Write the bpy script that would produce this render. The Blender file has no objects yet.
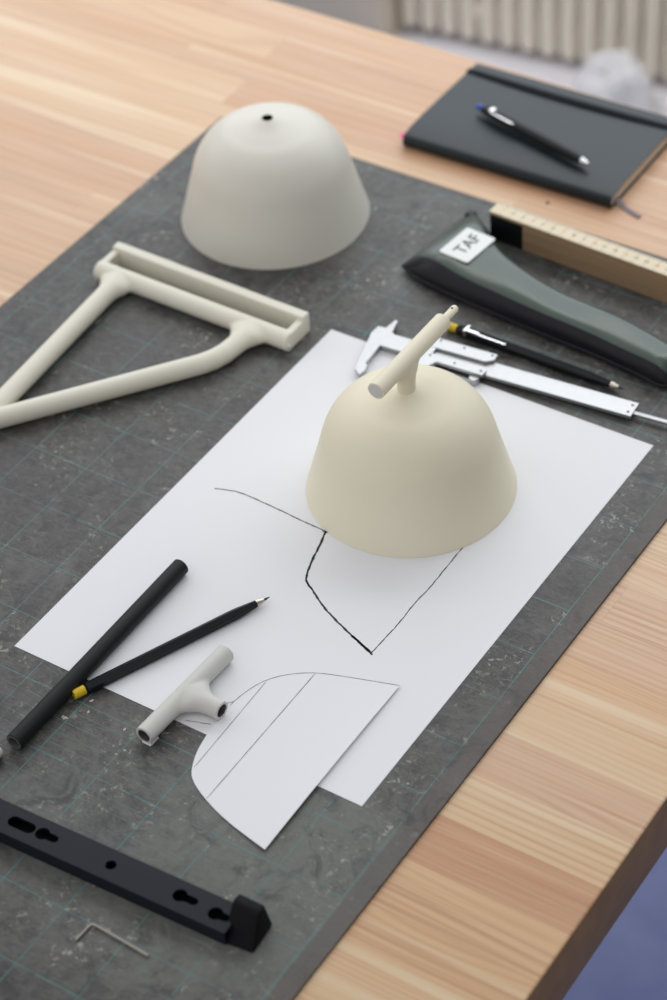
import bpy, bmesh, math, random
import numpy as np
from mathutils import Vector, Matrix, Euler
random.seed(7)
C = bpy.context.scene
COL = C.collection

# ------------------------------------------------------------------ camera, light, exposure
# metres; z = 0 is the upper face of the cutting mat, x/y run along its printed grid
FLOOR_Z = -0.78
cam_d = bpy.data.cameras.new('camera')
cam = bpy.data.objects.new('camera', cam_d)
COL.objects.link(cam)
Rm = ((0.8371142, 0.54443011, -0.05325111), (0.3339102, -0.58566077, -0.7385834), (-0.43329413, 0.60049756, -0.67205571))
cm = Matrix(((Rm[0][0], -Rm[1][0], -Rm[2][0]), (Rm[0][1], -Rm[1][1], -Rm[2][1]), (Rm[0][2], -Rm[1][2], -Rm[2][2])))
cam.matrix_world = Matrix.Translation((0.92452603, -0.87501851, 1.220174)) @ cm.to_4x4()
cam_d.sensor_fit = 'VERTICAL'
cam_d.sensor_height = 36.0
cam_d.sensor_width = 24.0
cam_d.lens = 2384.142 / 1000 * 36.0
cam_d.clip_start = 0.05
cam_d.dof.use_dof = True
cam_d.dof.focus_distance = 1.70
cam_d.dof.aperture_fstop = 4.8
C.camera = cam

WALL_L, CEIL_L = 0.36, 0.80
w = bpy.data.worlds.new('sky')
C.world = w
w.use_nodes = True
wt = w.node_tree
bg = wt.nodes['Background']
# a pale ceiling overhead, a bright room behind the camera, duller walls round the window and to the right


def wn_(k, op=None):
    n = wt.nodes.new(k)
    if op:
        n.operation = op
    return n


def wmath(op, a, b):
    n = wn_('ShaderNodeMath', op)
    for i, v in enumerate((a, b)):
        if isinstance(v, (int, float)):
            n.inputs[i].default_value = v
        else:
            wt.links.new(v, n.inputs[i])
    return n.outputs[0]


wtc = wn_('ShaderNodeTexCoord')
wsp = wn_('ShaderNodeSeparateXYZ')
wt.links.new(wtc.outputs['Generated'], wsp.inputs[0])
up_r = wn_('ShaderNodeMapRange')
up_r.interpolation_type = 'SMOOTHSTEP'
wt.links.new(wsp.outputs[2], up_r.inputs[0])
for i_, v_ in enumerate((0.66, 0.95, WALL_L, CEIL_L)):
    up_r.inputs[i_ + 1].default_value = v_
side_r = wn_('ShaderNodeMapRange')
sd_ = wmath('ADD', wmath('MULTIPLY', wsp.outputs[0], 0.42), wmath('MULTIPLY', wsp.outputs[1], 0.9))
wt.links.new(sd_, side_r.inputs[0])
for i_, v_ in enumerate((-0.9, 0.7, 2.1, 0.30)):
    side_r.inputs[i_ + 1].default_value = v_
bg.inputs[0].default_value = (0.97, 0.97, 1.0, 1)
wt.links.new(wmath('MULTIPLY', up_r.outputs[0], side_r.outputs[0]), bg.inputs[1])


def area(name, loc, target, sx, sy, power, col):
    d = bpy.data.lights.new(name, 'AREA')
    d.shape = 'RECTANGLE'
    d.size, d.size_y, d.energy, d.color = sx, sy, power, col
    o = bpy.data.objects.new(name, d)
    COL.objects.link(o)
    o.location = loc
    o.rotation_euler = (Vector(target) - Vector(loc)).to_track_quat('-Z', 'Y').to_euler()
    return o


area('window_daylight', (-0.7, 2.95, 1.60), (-0.6, 0.0, 0.35), 6.4, 2.6, 104, (0.88, 0.94, 1.0))
area('radiator_fill_light', (-0.4, 1.60, 1.55), (-0.5, 1.80, -0.78), 2.6, 0.5, 15, (1.0, 0.98, 0.95))  # unseen fill added to brighten the radiator and the floor before it
area('side_window_daylight', (-3.0, 0.2, 1.3), (0.0, 0.1, 0.0), 2.0, 1.4, 12, (0.95, 0.97, 1.0))

C.view_settings.view_transform = 'Standard'
C.view_settings.look = 'None'
C.view_settings.gamma = 1.0
C.view_settings.use_curve_mapping = False
C.view_settings.exposure = -0.02

# ------------------------------------------------------------------ helpers


def srgb(r, g, b):
    f = lambda c: (c / 255 / 12.92) if c <= 10 else ((c / 255 + 0.055) / 1.055) ** 2.4
    return (f(r), f(g), f(b), 1)


class NT:
    def __init__(s, name, rough=0.5, metal=0.0, col=(0.5, 0.5, 0.5, 1), spec=0.5):
        s.m = bpy.data.materials.new(name)
        s.m.use_nodes = True
        s.t = s.m.node_tree
        s.b = s.t.nodes['Principled BSDF']
        s.b.inputs['Roughness'].default_value = rough
        s.b.inputs['Metallic'].default_value = metal
        s.b.inputs['Base Color'].default_value = col
        s.b.inputs['Specular IOR Level'].default_value = spec

    def n(s, k, **kw):
        n = s.t.nodes.new(k)
        for a, b in kw.items():
            setattr(n, a, b)
        return n

    def put(s, sock, v):
        if isinstance(v, bpy.types.NodeSocket):
            s.t.links.new(v, sock)
        elif v is not None:
            sock.default_value = v

    def math(s, op, a, b=None, c=None, clamp=False):
        n = s.n('ShaderNodeMath', operation=op, use_clamp=clamp)
        for i, v in enumerate((a, b, c)):
            s.put(n.inputs[i], v)
        return n.outputs[0]

    def mix(s, f, a, b, mode='MIX'):
        n = s.n('ShaderNodeMix', data_type='RGBA', blend_type=mode)
        s.put(n.inputs[0], f)
        s.put(n.inputs[6], a)
        s.put(n.inputs[7], b)
        return n.outputs[2]

    def obj(s):
        return s.n('ShaderNodeTexCoord').outputs['Object']

    def sep(s, v):
        n = s.n('ShaderNodeSeparateXYZ')
        s.put(n.inputs[0], v)
        return n.outputs

    def comb(s, x, y, z):
        n = s.n('ShaderNodeCombineXYZ')
        for i, v in enumerate((x, y, z)):
            s.put(n.inputs[i], v)
        return n.outputs[0]

    def noise(s, v, scale, detail=3, rough=0.5, dist=0.0, out=0):
        n = s.n('ShaderNodeTexNoise')
        s.put(n.inputs['Vector'], v)
        n.inputs['Scale'].default_value = scale
        n.inputs['Detail'].default_value = detail
        n.inputs['Roughness'].default_value = rough
        n.inputs['Distortion'].default_value = dist
        return n.outputs[out]

    def ramp(s, f, lo, hi, a=0.0, b=1.0):
        n = s.n('ShaderNodeMapRange', clamp=True)
        s.put(n.inputs[0], f)
        for i, v in enumerate((lo, hi, a, b)):
            n.inputs[i + 1].default_value = v
        return n.outputs[0]

    def bump(s, h, strength, dist=0.001):
        n = s.n('ShaderNodeBump')
        n.inputs['Strength'].default_value = strength
        n.inputs['Distance'].default_value = dist
        s.put(n.inputs['Height'], h)
        s.t.links.new(n.outputs[0], s.b.inputs['Normal'])

    def base(s, v):
        s.put(s.b.inputs['Base Color'], v)


def simple(name, col, rough=0.5, metal=0.0, spec=0.5, var=0.06, vscale=60, bump=0.0, bscale=900):
    t = NT(name, rough, metal, col, spec)
    o = t.obj()
    f = t.noise(o, vscale, 3)
    d = tuple(c * (1 - var) for c in col[:3]) + (1,)
    l = tuple(min(1, c * (1 + var)) for c in col[:3]) + (1,)
    t.base(t.mix(f, d, l))
    if bump:
        t.bump(t.noise(o, bscale, 2), bump, 0.0004)
    return t.m


def link(name, bm, mat, parent=None, smooth=True, auto=None):
    me = bpy.data.meshes.new(name)
    bmesh.ops.recalc_face_normals(bm, faces=bm.faces[:])
    bm.to_mesh(me)
    bm.free()
    mats = mat if isinstance(mat, (list, tuple)) else [mat]
    for m in mats:
        me.materials.append(m)
    if smooth:
        me.polygons.foreach_set('use_smooth', [True] * len(me.polygons))
        me.set_sharp_from_angle(angle=math.radians(auto or 38))
    o = bpy.data.objects.new(name, me)
    COL.objects.link(o)
    if parent is not None:
        o.parent = parent
    return o


def tag(o, label=None, cat=None, group=None, kind=None):
    for k, v in (('label', label), ('category', cat), ('group', group), ('kind', kind)):
        if v:
            o[k] = v
    return o


def thing(name, label, cat, loc=(0, 0, 0), rz=0.0, group=None):
    o = bpy.data.objects.new(name, None)
    o.empty_display_size = 0.02
    COL.objects.link(o)
    o.location = loc
    o.rotation_euler = (0, 0, rz)
    return tag(o, label, cat, group)


def box(bm, x0, x1, y0, y1, z0, z1, bev=0.0, seg=2, mat=0):
    r = bmesh.ops.create_cube(bm, size=1.0)
    vs = r['verts']
    for v in vs:
        v.co = Vector(((x0 + x1) / 2 + v.co.x * (x1 - x0), (y0 + y1) / 2 + v.co.y * (y1 - y0), (z0 + z1) / 2 + v.co.z * (z1 - z0)))
    fs = list({f for v in vs for f in v.link_faces})
    for f in fs:
        f.material_index = mat
    if bev:
        es = list({e for v in vs for e in v.link_edges})
        bmesh.ops.bevel(bm, geom=es, offset=bev, segments=seg, profile=0.5, affect='EDGES')
    return bm


def lathe(bm, prof, n=48, axis='Z', origin=(0, 0, 0), closed=False, mat=0, phase=0.0):
    """prof = [(r, h)...]; turned about the axis"""
    rings = []
    O = Vector(origin)
    for r, h in prof:
        ring = []
        if r < 1e-7:
            p = {'Z': Vector((0, 0, h)), 'X': Vector((h, 0, 0)), 'Y': Vector((0, h, 0))}[axis]
            ring = [bm.verts.new(O + p)]
        else:
            for i in range(n):
                a = 2 * math.pi * i / n + phase
                c, s_ = r * math.cos(a), r * math.sin(a)
                p = {'Z': Vector((c, s_, h)), 'X': Vector((h, c, s_)), 'Y': Vector((s_, h, c))}[axis]
                ring.append(bm.verts.new(O + p))
        rings.append(ring)
    pairs = list(zip(rings, rings[1:]))
    if closed:
        pairs.append((rings[-1], rings[0]))
    for a, b in pairs:
        if len(a) == 1 and len(b) == 1:
            continue
        for i in range(n):
            j = (i + 1) % n
            if len(a) == 1:
                f = bm.faces.new((a[0], b[i], b[j]))
            elif len(b) == 1:
                f = bm.faces.new((a[i], a[j], b[0]))
            else:
                f = bm.faces.new((a[i], a[j], b[j], b[i]))
            f.material_index = mat
    return bm


def catmull(P, n=8):
    P = [Vector(p) for p in P]
    P = [2 * P[0] - P[1]] + P + [2 * P[-1] - P[-2]]
    o = []
    for i in range(1, len(P) - 2):
        a, b, c, d = P[i - 1], P[i], P[i + 1], P[i + 2]
        for k in range(n):
            t = k / n
            o.append(0.5 * (2 * b + (c - a) * t + (2 * a - 5 * b + 4 * c - d) * t * t + (3 * b - a - 3 * c + d) * t ** 3))
    return o + [P[-2]]


def prism(bm, outline, z0, z1, holes=(), mat=0):
    """straight extrusion of a 2-D outline with holes"""
    es = []
    for loop in [outline] + list(holes):
        vs = [bm.verts.new((x, y, z0)) for x, y in loop]
        es += [bm.edges.new((vs[i], vs[(i + 1) % len(vs)])) for i in range(len(vs))]
    r = bmesh.ops.triangle_fill(bm, use_beauty=True, use_dissolve=False, edges=es)
    fs = [g for g in r['geom'] if isinstance(g, bmesh.types.BMFace)]
    e = bmesh.ops.extrude_face_region(bm, geom=fs)
    bmesh.ops.translate(bm, verts=[g for g in e['geom'] if isinstance(g, bmesh.types.BMVert)], vec=(0, 0, z1 - z0))
    return bm


def circ(cx, cy, r, n=20):
    return [(cx + r * math.cos(2 * math.pi * i / n), cy + r * math.sin(2 * math.pi * i / n)) for i in range(n)]


def slot(x0, x1, cy, r, n=10):
    o = [(x1 + r * math.sin(a), cy - r * math.cos(a)) for a in [math.pi * i / n for i in range(n + 1)]]
    o += [(x0 - r * math.sin(a), cy + r * math.cos(a)) for a in [math.pi * i / n for i in range(n + 1)]]
    return o


def keyhole(cx, cy, R, r, L, n=18):
    """round hole with a narrower round-ended slot to +x"""
    a0 = math.asin(r / R)
    o = [(cx + R * math.cos(a), cy + R * math.sin(a)) for a in [a0 + (2 * math.pi - 2 * a0) * i / n for i in range(n + 1)]]
    o += [(cx + L + r * math.sin(a), cy - r * math.cos(a)) for a in [math.pi * i / 8 for i in range(9)]]
    return o


def ribbon(bm, pts, wd, z, mat=0, ends=0.6):
    """thin inked stroke lying on a sheet"""
    P = [Vector((p[0], p[1], 0)) for p in pts]
    prev = None
    for i, p in enumerate(P):
        d = (P[min(i + 1, len(P) - 1)] - P[max(i - 1, 0)]).normalized()
        n = Vector((-d.y, d.x, 0))
        k = wd * 0.5 * (1 + 0.35 * math.sin(i * 1.9) * math.cos(i * 0.7))
        if i in (0, len(P) - 1):
            k *= ends
        a, b = bm.verts.new(p + n * k + Vector((0, 0, z))), bm.verts.new(p - n * k + Vector((0, 0, z)))
        if prev:
            f = bm.faces.new((prev[0], prev[1], b, a))
            f.material_index = mat
        prev = (a, b)


def surface_net(sdf, lo, hi, h):
    """dual-contoured mesh of a signed distance function"""
    ax = [np.arange(lo[i], hi[i] + h, h) for i in range(3)]
    X, Y, Z = np.meshgrid(*ax, indexing='ij')
    D = sdf(np.stack([X, Y, Z], -1))
    S = D < 0
    nx, ny, nz = [d - 1 for d in D.shape]
    acc = np.zeros((nx, ny, nz, 3))
    cnt = np.zeros((nx, ny, nz))
    cs = [(i, j, k) for i in (0, 1) for j in (0, 1) for k in (0, 1)]
    sl = lambda c: (slice(c[0], c[0] + nx), slice(c[1], c[1] + ny), slice(c[2], c[2] + nz))
    for a in cs:
        for d in range(3):
            if a[d] == 0:
                b = list(a)
                b[d] = 1
                da, db = D[sl(a)], D[sl(b)]
                m = (da < 0) != (db < 0)
                t = np.where(m, da / np.where(m, da - db, 1), 0)
                for q in range(3):
                    acc[..., q] += np.where(m, a[q] + (t if q == d else 0), 0)
                cnt += m
    act = cnt > 0
    idx = -np.ones((nx, ny, nz), int)
    idx[act] = np.arange(act.sum())
    ijk = np.argwhere(act)
    V = (ijk + acc[act] / cnt[act][:, None]) * h + np.array(lo)
    for _ in range(2):
        e = h * 0.2
        d0 = sdf(V)
        g = np.stack([(sdf(V + e * np.eye(3)[q]) - sdf(V - e * np.eye(3)[q])) / (2 * e) for q in range(3)], -1)
        gl = (g ** 2).sum(-1) + 1e-6
        st = np.clip(d0 / gl, -h * 0.5, h * 0.5)
        V = V - g * st[:, None]
    F = []
    for d in range(3):
        u, v = (d + 1) % 3, (d + 2) % 3
        s0 = [slice(1, -1)] * 3
        s0[d] = slice(0, -1)
        s1 = list(s0)
        s1[d] = slice(1, None)
        m = S[tuple(s0)] != S[tuple(s1)]
        base = np.argwhere(m)
        off = np.array([1, 1, 1])
        off[d] = 0
        base = base + off
        du, dv = np.eye(3, dtype=int)[u], np.eye(3, dtype=int)[v]
        q = [base - du - dv, base - dv, base, base - du]
        F.append(np.stack([idx[tuple(x.T)] for x in q], -1))
    F = np.concatenate(F)
    F = F[(F >= 0).all(1)]
    bm = bmesh.new()
    vs = [bm.verts.new(p) for p in V.tolist()]
    for f in F.tolist():
        if len(set(f)) == 4:
            try:
                bm.faces.new([vs[i] for i in f])
            except ValueError:
                pass
    return bm


def s_rod(p, a, b, r, rnd=0.0):
    """flat-ended rod from a to b"""
    a, b = np.array(a, float), np.array(b, float)
    L = np.linalg.norm(b - a)
    d = (b - a) / L
    q = p - a
    t = q @ d
    rad = np.linalg.norm(q - t[..., None] * d, axis=-1)
    dx, dy = rad - (r - rnd), np.abs(t - L / 2) - (L / 2 - rnd)
    return np.minimum(np.maximum(dx, dy), 0) + np.hypot(np.maximum(dx, 0), np.maximum(dy, 0)) - rnd


def s_cap(p, a, b, r):
    a, b = np.array(a, float), np.array(b, float)
    ab = b - a
    t = np.clip(((p - a) @ ab) / (ab @ ab), 0, 1)
    return np.linalg.norm(p - a - t[..., None] * ab, axis=-1) - r


def s_box(p, lo, hi, rnd=0.0):
    lo, hi = np.array(lo, float), np.array(hi, float)
    q = np.abs(p - (lo + hi) / 2) - ((hi - lo) / 2 - rnd)
    return np.linalg.norm(np.maximum(q, 0), axis=-1) + np.minimum(q.max(-1), 0) - rnd


def smin(a, b, k):
    h = np.clip(0.5 + 0.5 * (b - a) / k, 0, 1)
    return b * (1 - h) + a * h - k * h * (1 - h)


# ------------------------------------------------------------------ materials
def wood_mat():
    t = NT('laminated_pine', 0.40, spec=0.6)
    x, y, z = t.sep(t.obj())
    rw = 0.0425
    yr = t.math('DIVIDE', t.math('ADD', y, 0.0075), rw)
    row = t.math('FLOOR', yr)
    wn = t.n('ShaderNodeTexWhiteNoise', noise_dimensions='1D')
    t.put(wn.inputs['W'], row)
    off = t.math('MULTIPLY', wn.outputs[0], 7.3)
    xb = t.math('ADD', t.math('DIVIDE', x, 0.62), off)
    blk = t.math('FLOOR', xb)
    wn2 = t.n('ShaderNodeTexWhiteNoise', noise_dimensions='2D')
    t.put(wn2.inputs['Vector'], t.comb(row, blk, 0.0))
    r1 = wn2.outputs[0]
    sp = t.n('ShaderNodeSeparateColor')
    t.put(sp.inputs[0], wn2.outputs[1])
    r2, r3 = sp.outputs[1], sp.outputs[2]
    # growth rings: long stretched noise sliced into bands
    v = t.comb(t.math('MULTIPLY', x, 1.1), t.math('MULTIPLY', y, 7.0), t.math('ADD', t.math('MULTIPLY', z, 7.0), t.math('MULTIPLY', r1, 40.0)))
    nz = t.noise(v, 1.6, 1.5, 0.4, 0.25)
    fr = t.math('ADD', 600.0, t.math('MULTIPLY', r2, 1300.0))
    ph_ = t.math('ADD', t.math('MULTIPLY', y, fr), t.math('MULTIPLY', nz, t.math('ADD', 40.0, t.math('MULTIPLY', r1, 130.0))))
    rings = t.math('SINE', ph_)
    rings = t.math('POWER', t.ramp(rings, -1.0, 1.0), 2.4)
    fine = t.noise(t.comb(t.math('MULTIPLY', x, 6.0), t.math('MULTIPLY', y, 260.0), t.math('MULTIPLY', z, 200.0)), 1.0, 3, 0.6)
    big = t.noise(t.comb(t.math('MULTIPLY', x, 2.5), t.math('MULTIPLY', y, 14.0), r3), 1.0, 2, 0.5)
    TXR = 0.55      # bench coordinates
    honey, pink = (0.62, 0.395, 0.21, 1), (0.585, 0.365, 0.23, 1)
    pale, tan, red = (0.65, 0.46, 0.27, 1), (0.54, 0.335, 0.19, 1), (0.44, 0.20, 0.108, 1)
    c = t.mix(t.ramp(r3, 0.1, 0.75), pale, tan)
    c = t.mix(t.ramp(r2, 0.5, 1.0, 0.0, 0.85), c, red)
    c = t.mix(0.25, c, pink)
    # the staves at the near end of the bench, tone by tone
    cr_ = t.n('ShaderNodeValToRGB')
    cr_.color_ramp.interpolation = 'CONSTANT'
    tones = [tan, pale, honey, honey, red, pale, pink, pale, honey, pink, pink, pale, pale, tan]
    el = cr_.color_ramp.elements
    for k_, tc in enumerate(tones):
        pos = (k_) / len(tones)
        e_ = el[k_] if k_ < 2 else el.new(pos)
        e_.position = pos
        e_.color = tc
    t.put(cr_.inputs[0], t.math('DIVIDE', t.math('ADD', row, 5.5), float(len(tones))))
    c = t.mix(t.math('GREATER_THAN', t.math('ADD', x, t.math('MULTIPLY', r1, 0.08)), TXR), c, cr_.outputs[0])
    warm = t.noise(t.comb(t.math('MULTIPLY', x, 4.0), t.math('MULTIPLY', y, 45.0), 0.3), 1.0, 3, 0.6)
    c = t.mix(t.ramp(warm, 0.35, 0.7, 0.0, 0.6), c, (0.60, 0.335, 0.165, 1))
    stk = t.noise(t.comb(t.math('MULTIPLY', x, 2.2), t.math('MULTIPLY', y, 190.0), t.math('ADD', r1, t.math('MULTIPLY', z, 90.0))), 1.0, 2, 0.55, 0.3)
    c = t.mix(t.math('MULTIPLY', t.ramp(stk, 0.56, 0.68, 0.0, 0.55), t.ramp(big, 0.35, 0.6, 0.35, 1.0)), c, (0.40, 0.20, 0.095, 1))
    c = t.mix(t.math('MULTIPLY', rings, t.ramp(big, 0.3, 0.7, 0.08, 0.50)), c, (0.42, 0.215, 0.105, 1))
    c = t.mix(t.ramp(fine, 0.35, 0.75, 0.0, 0.30), c, (0.78, 0.58, 0.38, 1))
    sap = t.noise(t.comb(t.math('MULTIPLY', x, 1.3), t.math('MULTIPLY', y, 55.0), t.math('MULTIPLY', r3, 9.0)), 1.0, 2, 0.5, 0.4)
    c = t.mix(t.ramp(sap, 0.58, 0.70, 0.0, 0.6), c, (0.74, 0.60, 0.40, 1))
    # glue lines and finger-joint ends
    dy = t.math('PINGPONG', t.math('ADD', y, 0.0075), rw / 2)
    gl = t.ramp(dy, 0.0002, 0.0007, 0.22, 0.0)
    dxb = t.math('PINGPONG', xb, 0.5)
    gl2 = t.ramp(dxb, 0.0004, 0.0014, 0.12, 0.0)
    c = t.mix(t.math('MAXIMUM', gl, gl2), c, (0.30, 0.16, 0.08, 1))
    # knots
    vo = t.n('ShaderNodeTexVoronoi')
    t.put(vo.inputs['Vector'], t.comb(t.math('MULTIPLY', x, 2.2), t.math('MULTIPLY', y, 7.5), 0.0))
    vo.inputs['Scale'].default_value = 1.0
    kn = t.math('MULTIPLY', t.ramp(vo.outputs['Distance'], 0.02, 0.075, 0.75, 0.0), t.ramp(t.noise(t.obj(), 4.5, 1), 0.5, 0.56))
    c = t.mix(kn, c, (0.20, 0.09, 0.045, 1))
    t.base(c)
    t.put(t.b.inputs['Roughness'], t.ramp(fine, 0.2, 0.8, 0.46, 0.34))
    t.bump(fine, 0.12, 0.0006)
    return t.m


def mat_mat():
    t = NT('worn_cutting_mat', 0.5, spec=0.42)
    o = t.obj()
    x, y, z = t.sep(o)
    big = t.noise(o, 5.5, 5, 0.62, 0.6)
    mid = t.noise(o, 38, 5, 0.7, 0.4)
    fine = t.noise(o, 700, 4, 0.8)
    gr = t.noise(o, 130, 6, 0.8, 0.6)
    fib = t.noise(t.comb(t.math('MULTIPLY', x, 90.0), t.math('MULTIPLY', y, 520.0), 0.0), 1.0, 3, 0.6, 0.8)
    c = t.mix(t.ramp(big, 0.33, 0.68), (0.017, 0.0145, 0.015, 1), (0.054, 0.049, 0.046, 1))
    c = t.mix(t.ramp(mid, 0.40, 0.66, 0.0, 0.9), c, (0.088, 0.084, 0.080, 1))
    c = t.mix(t.ramp(gr, 0.50, 0.66, 0.0, 0.75), c, (0.105, 0.099, 0.092, 1))
    c = t.mix(t.ramp(gr, 0.48, 0.36, 0.0, 0.6), c, (0.018, 0.016, 0.017, 1))
    c = t.mix(t.ramp(fine, 0.48, 0.64, 0.0, 0.4), c, (0.14, 0.135, 0.125, 1))
    c = t.mix(t.ramp(fib, 0.5, 0.72, 0.0, 0.45), c, (0.14, 0.135, 0.125, 1))
    # dusty greenish-grey smears
    sm = t.noise(t.comb(t.math('ADD', t.math('MULTIPLY', x, 1.0), 0.31), y, 0.6), 8.5, 6, 0.72, 1.2)
    # handled area nearer the bottom corner is dustier (a stain fixed on the mat)
    dd = t.n('ShaderNodeVectorMath', operation='DISTANCE')
    t.put(dd.inputs[0], t.comb(x, y, 0.0))
    dd.inputs[1].default_value = (0.275, -0.11, 0)
    near = t.ramp(dd.outputs['Value'], 0.03, 0.19, 0.20, 0.0)
    sm2 = t.ramp(t.math('ADD', sm, near), 0.52, 0.72, 0.0, 0.6)
    c = t.mix(sm2, c, (0.160, 0.170, 0.152, 1))
    # printed grid
    gx = t.math('LESS_THAN', t.math('PINGPONG', x, 0.025), 0.00042)
    gy = t.math('LESS_THAN', t.math('PINGPONG', y, 0.025), 0.00042)
    g = t.math('MAXIMUM', gx, gy)
    f1 = t.math('LESS_THAN', t.math('PINGPONG', y, 0.005), 0.00022)
    inx = t.math('MULTIPLY', t.math('GREATER_THAN', x, 0.0), t.math('LESS_THAN', x, 0.2505))
    iny = t.math('MULTIPLY', t.math('GREATER_THAN', y, -0.1505), t.math('LESS_THAN', y, -0.0495))
    g = t.math('MAXIMUM', g, t.math('MULTIPLY', t.math('MULTIPLY', f1, t.math('MULTIPLY', inx, iny)), 0.8))
    lim = t.math('MULTIPLY', t.math('MULTIPLY', t.math('GREATER_THAN', x, -0.2255), t.math('LESS_THAN', x, 0.3505)),
                 t.math('MULTIPLY', t.math('GREATER_THAN', y, -0.2755), t.math('LESS_THAN', y, 0.601)))
    lb = t.math('LESS_THAN', t.math('ABSOLUTE', t.math('ADD', x, 0.225)), 0.00042)
    g = t.math('MAXIMUM', g, lb)
    g = t.math('MULTIPLY', g, lim)
    fade = t.ramp(t.noise(o, 14, 4, 0.7), 0.32, 0.6, 0.30, 0.95)
    g = t.math('MULTIPLY', g, fade)
    c = t.mix(g, c, (0.07, 0.20, 0.185, 1))
    # cut scars: thin iso-lines of stretched noise, pale and dark
    def scar(sx, sy, rot, wdt, thr, seed):
        mp = t.n('ShaderNodeMapping')
        t.put(mp.inputs[0], o)
        mp.inputs['Location'].default_value = (seed, seed * 1.7, 0)
        mp.inputs['Rotation'].default_value = (0, 0, rot)
        mp.inputs['Scale'].default_value = (sx, sy, 1)
        n = t.noise(mp.outputs[0], 1.0, 1, 0.4, 0.2)
        l = t.ramp(t.math('ABSOLUTE', t.math('SUBTRACT', n, 0.5)), 0.0, wdt, 1.0, 0.0)
        return t.math('MULTIPLY', l, t.ramp(t.noise(mp.outputs[0], 3.1, 2), thr, thr + 0.06))
    sc = t.math('MAXIMUM', scar(3, 26, 0.5, 0.0022, 0.55, 1.3), scar(4, 30, -0.9, 0.0022, 0.56, 4.1))
    sc = t.math('MAXIMUM', sc, scar(9, 9, 0.2, 0.0012, 0.58, 7.7))
    c = t.mix(t.math('MULTIPLY', sc, 0.22), c, (0.36, 0.35, 0.32, 1))
    c = t.mix(t.math('MULTIPLY', scar(7, 7, 0.0, 0.0030, 0.57, 9.2), 0.55), c, (0.035, 0.035, 0.04, 1))
    # paint flecks, chips and short knife scars gathered in clusters
    clus = t.ramp(t.noise(o, 17, 4, 0.7), 0.50, 0.62)
    fl = t.noise(o, 170, 5, 0.72, 0.5)
    c = t.mix(t.math('MULTIPLY', t.math('MULTIPLY', t.ramp(fl, 0.56, 0.63), clus), 0.9), c, (0.36, 0.34, 0.29, 1))
    for k, rot in enumerate((0.4, -0.75, 1.3)):
        mp = t.n('ShaderNodeMapping')
        t.put(mp.inputs[0], o)
        mp.inputs['Rotation'].default_value = (0, 0, rot)
        mp.inputs['Location'].default_value = (k * 0.37, k * 0.21, 0)
        mp.inputs['Scale'].default_value = (75, 560, 1)
        dn = t.noise(mp.outputs[0], 1.0, 3, 0.6, 1.2)
        cl2 = t.ramp(t.noise(o, 11 + 5 * k, 3, 0.7), 0.46, 0.62, 0.15, 1.0)
        c = t.mix(t.math('MULTIPLY', t.math('MULTIPLY', t.ramp(dn, 0.64, 0.74), cl2), 0.42), c, (0.34, 0.325, 0.29, 1))
    brd = t.ramp(x, 0.351, 0.3525)
    c = t.mix(t.math('MULTIPLY', brd, 0.6), c, (0.092, 0.073, 0.064, 1))
    # dark smears
    ds = t.noise(o, 30, 5, 0.7, 1.0)
    c = t.mix(t.ramp(ds, 0.54, 0.66, 0.0, 0.6), c, (0.022, 0.022, 0.026, 1))
    t.base(c)
    t.put(t.b.inputs['Roughness'], t.ramp(mid, 0.3, 0.7, 0.40, 0.56))
    t.bump(t.math('ADD', fine, mid), 0.22, 0.0004)
    return t.m


def paper_mat(name, col=(0.80, 0.80, 0.815, 1)):
    t = NT(name, 0.75, spec=0.3)
    o = t.obj()
    t.base(t.mix(t.noise(o, 30, 3), tuple(c * 0.985 for c in col[:3]) + (1,), col))
    t.bump(t.noise(o, 12, 2), 0.05, 0.002)
    return t.m


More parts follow.
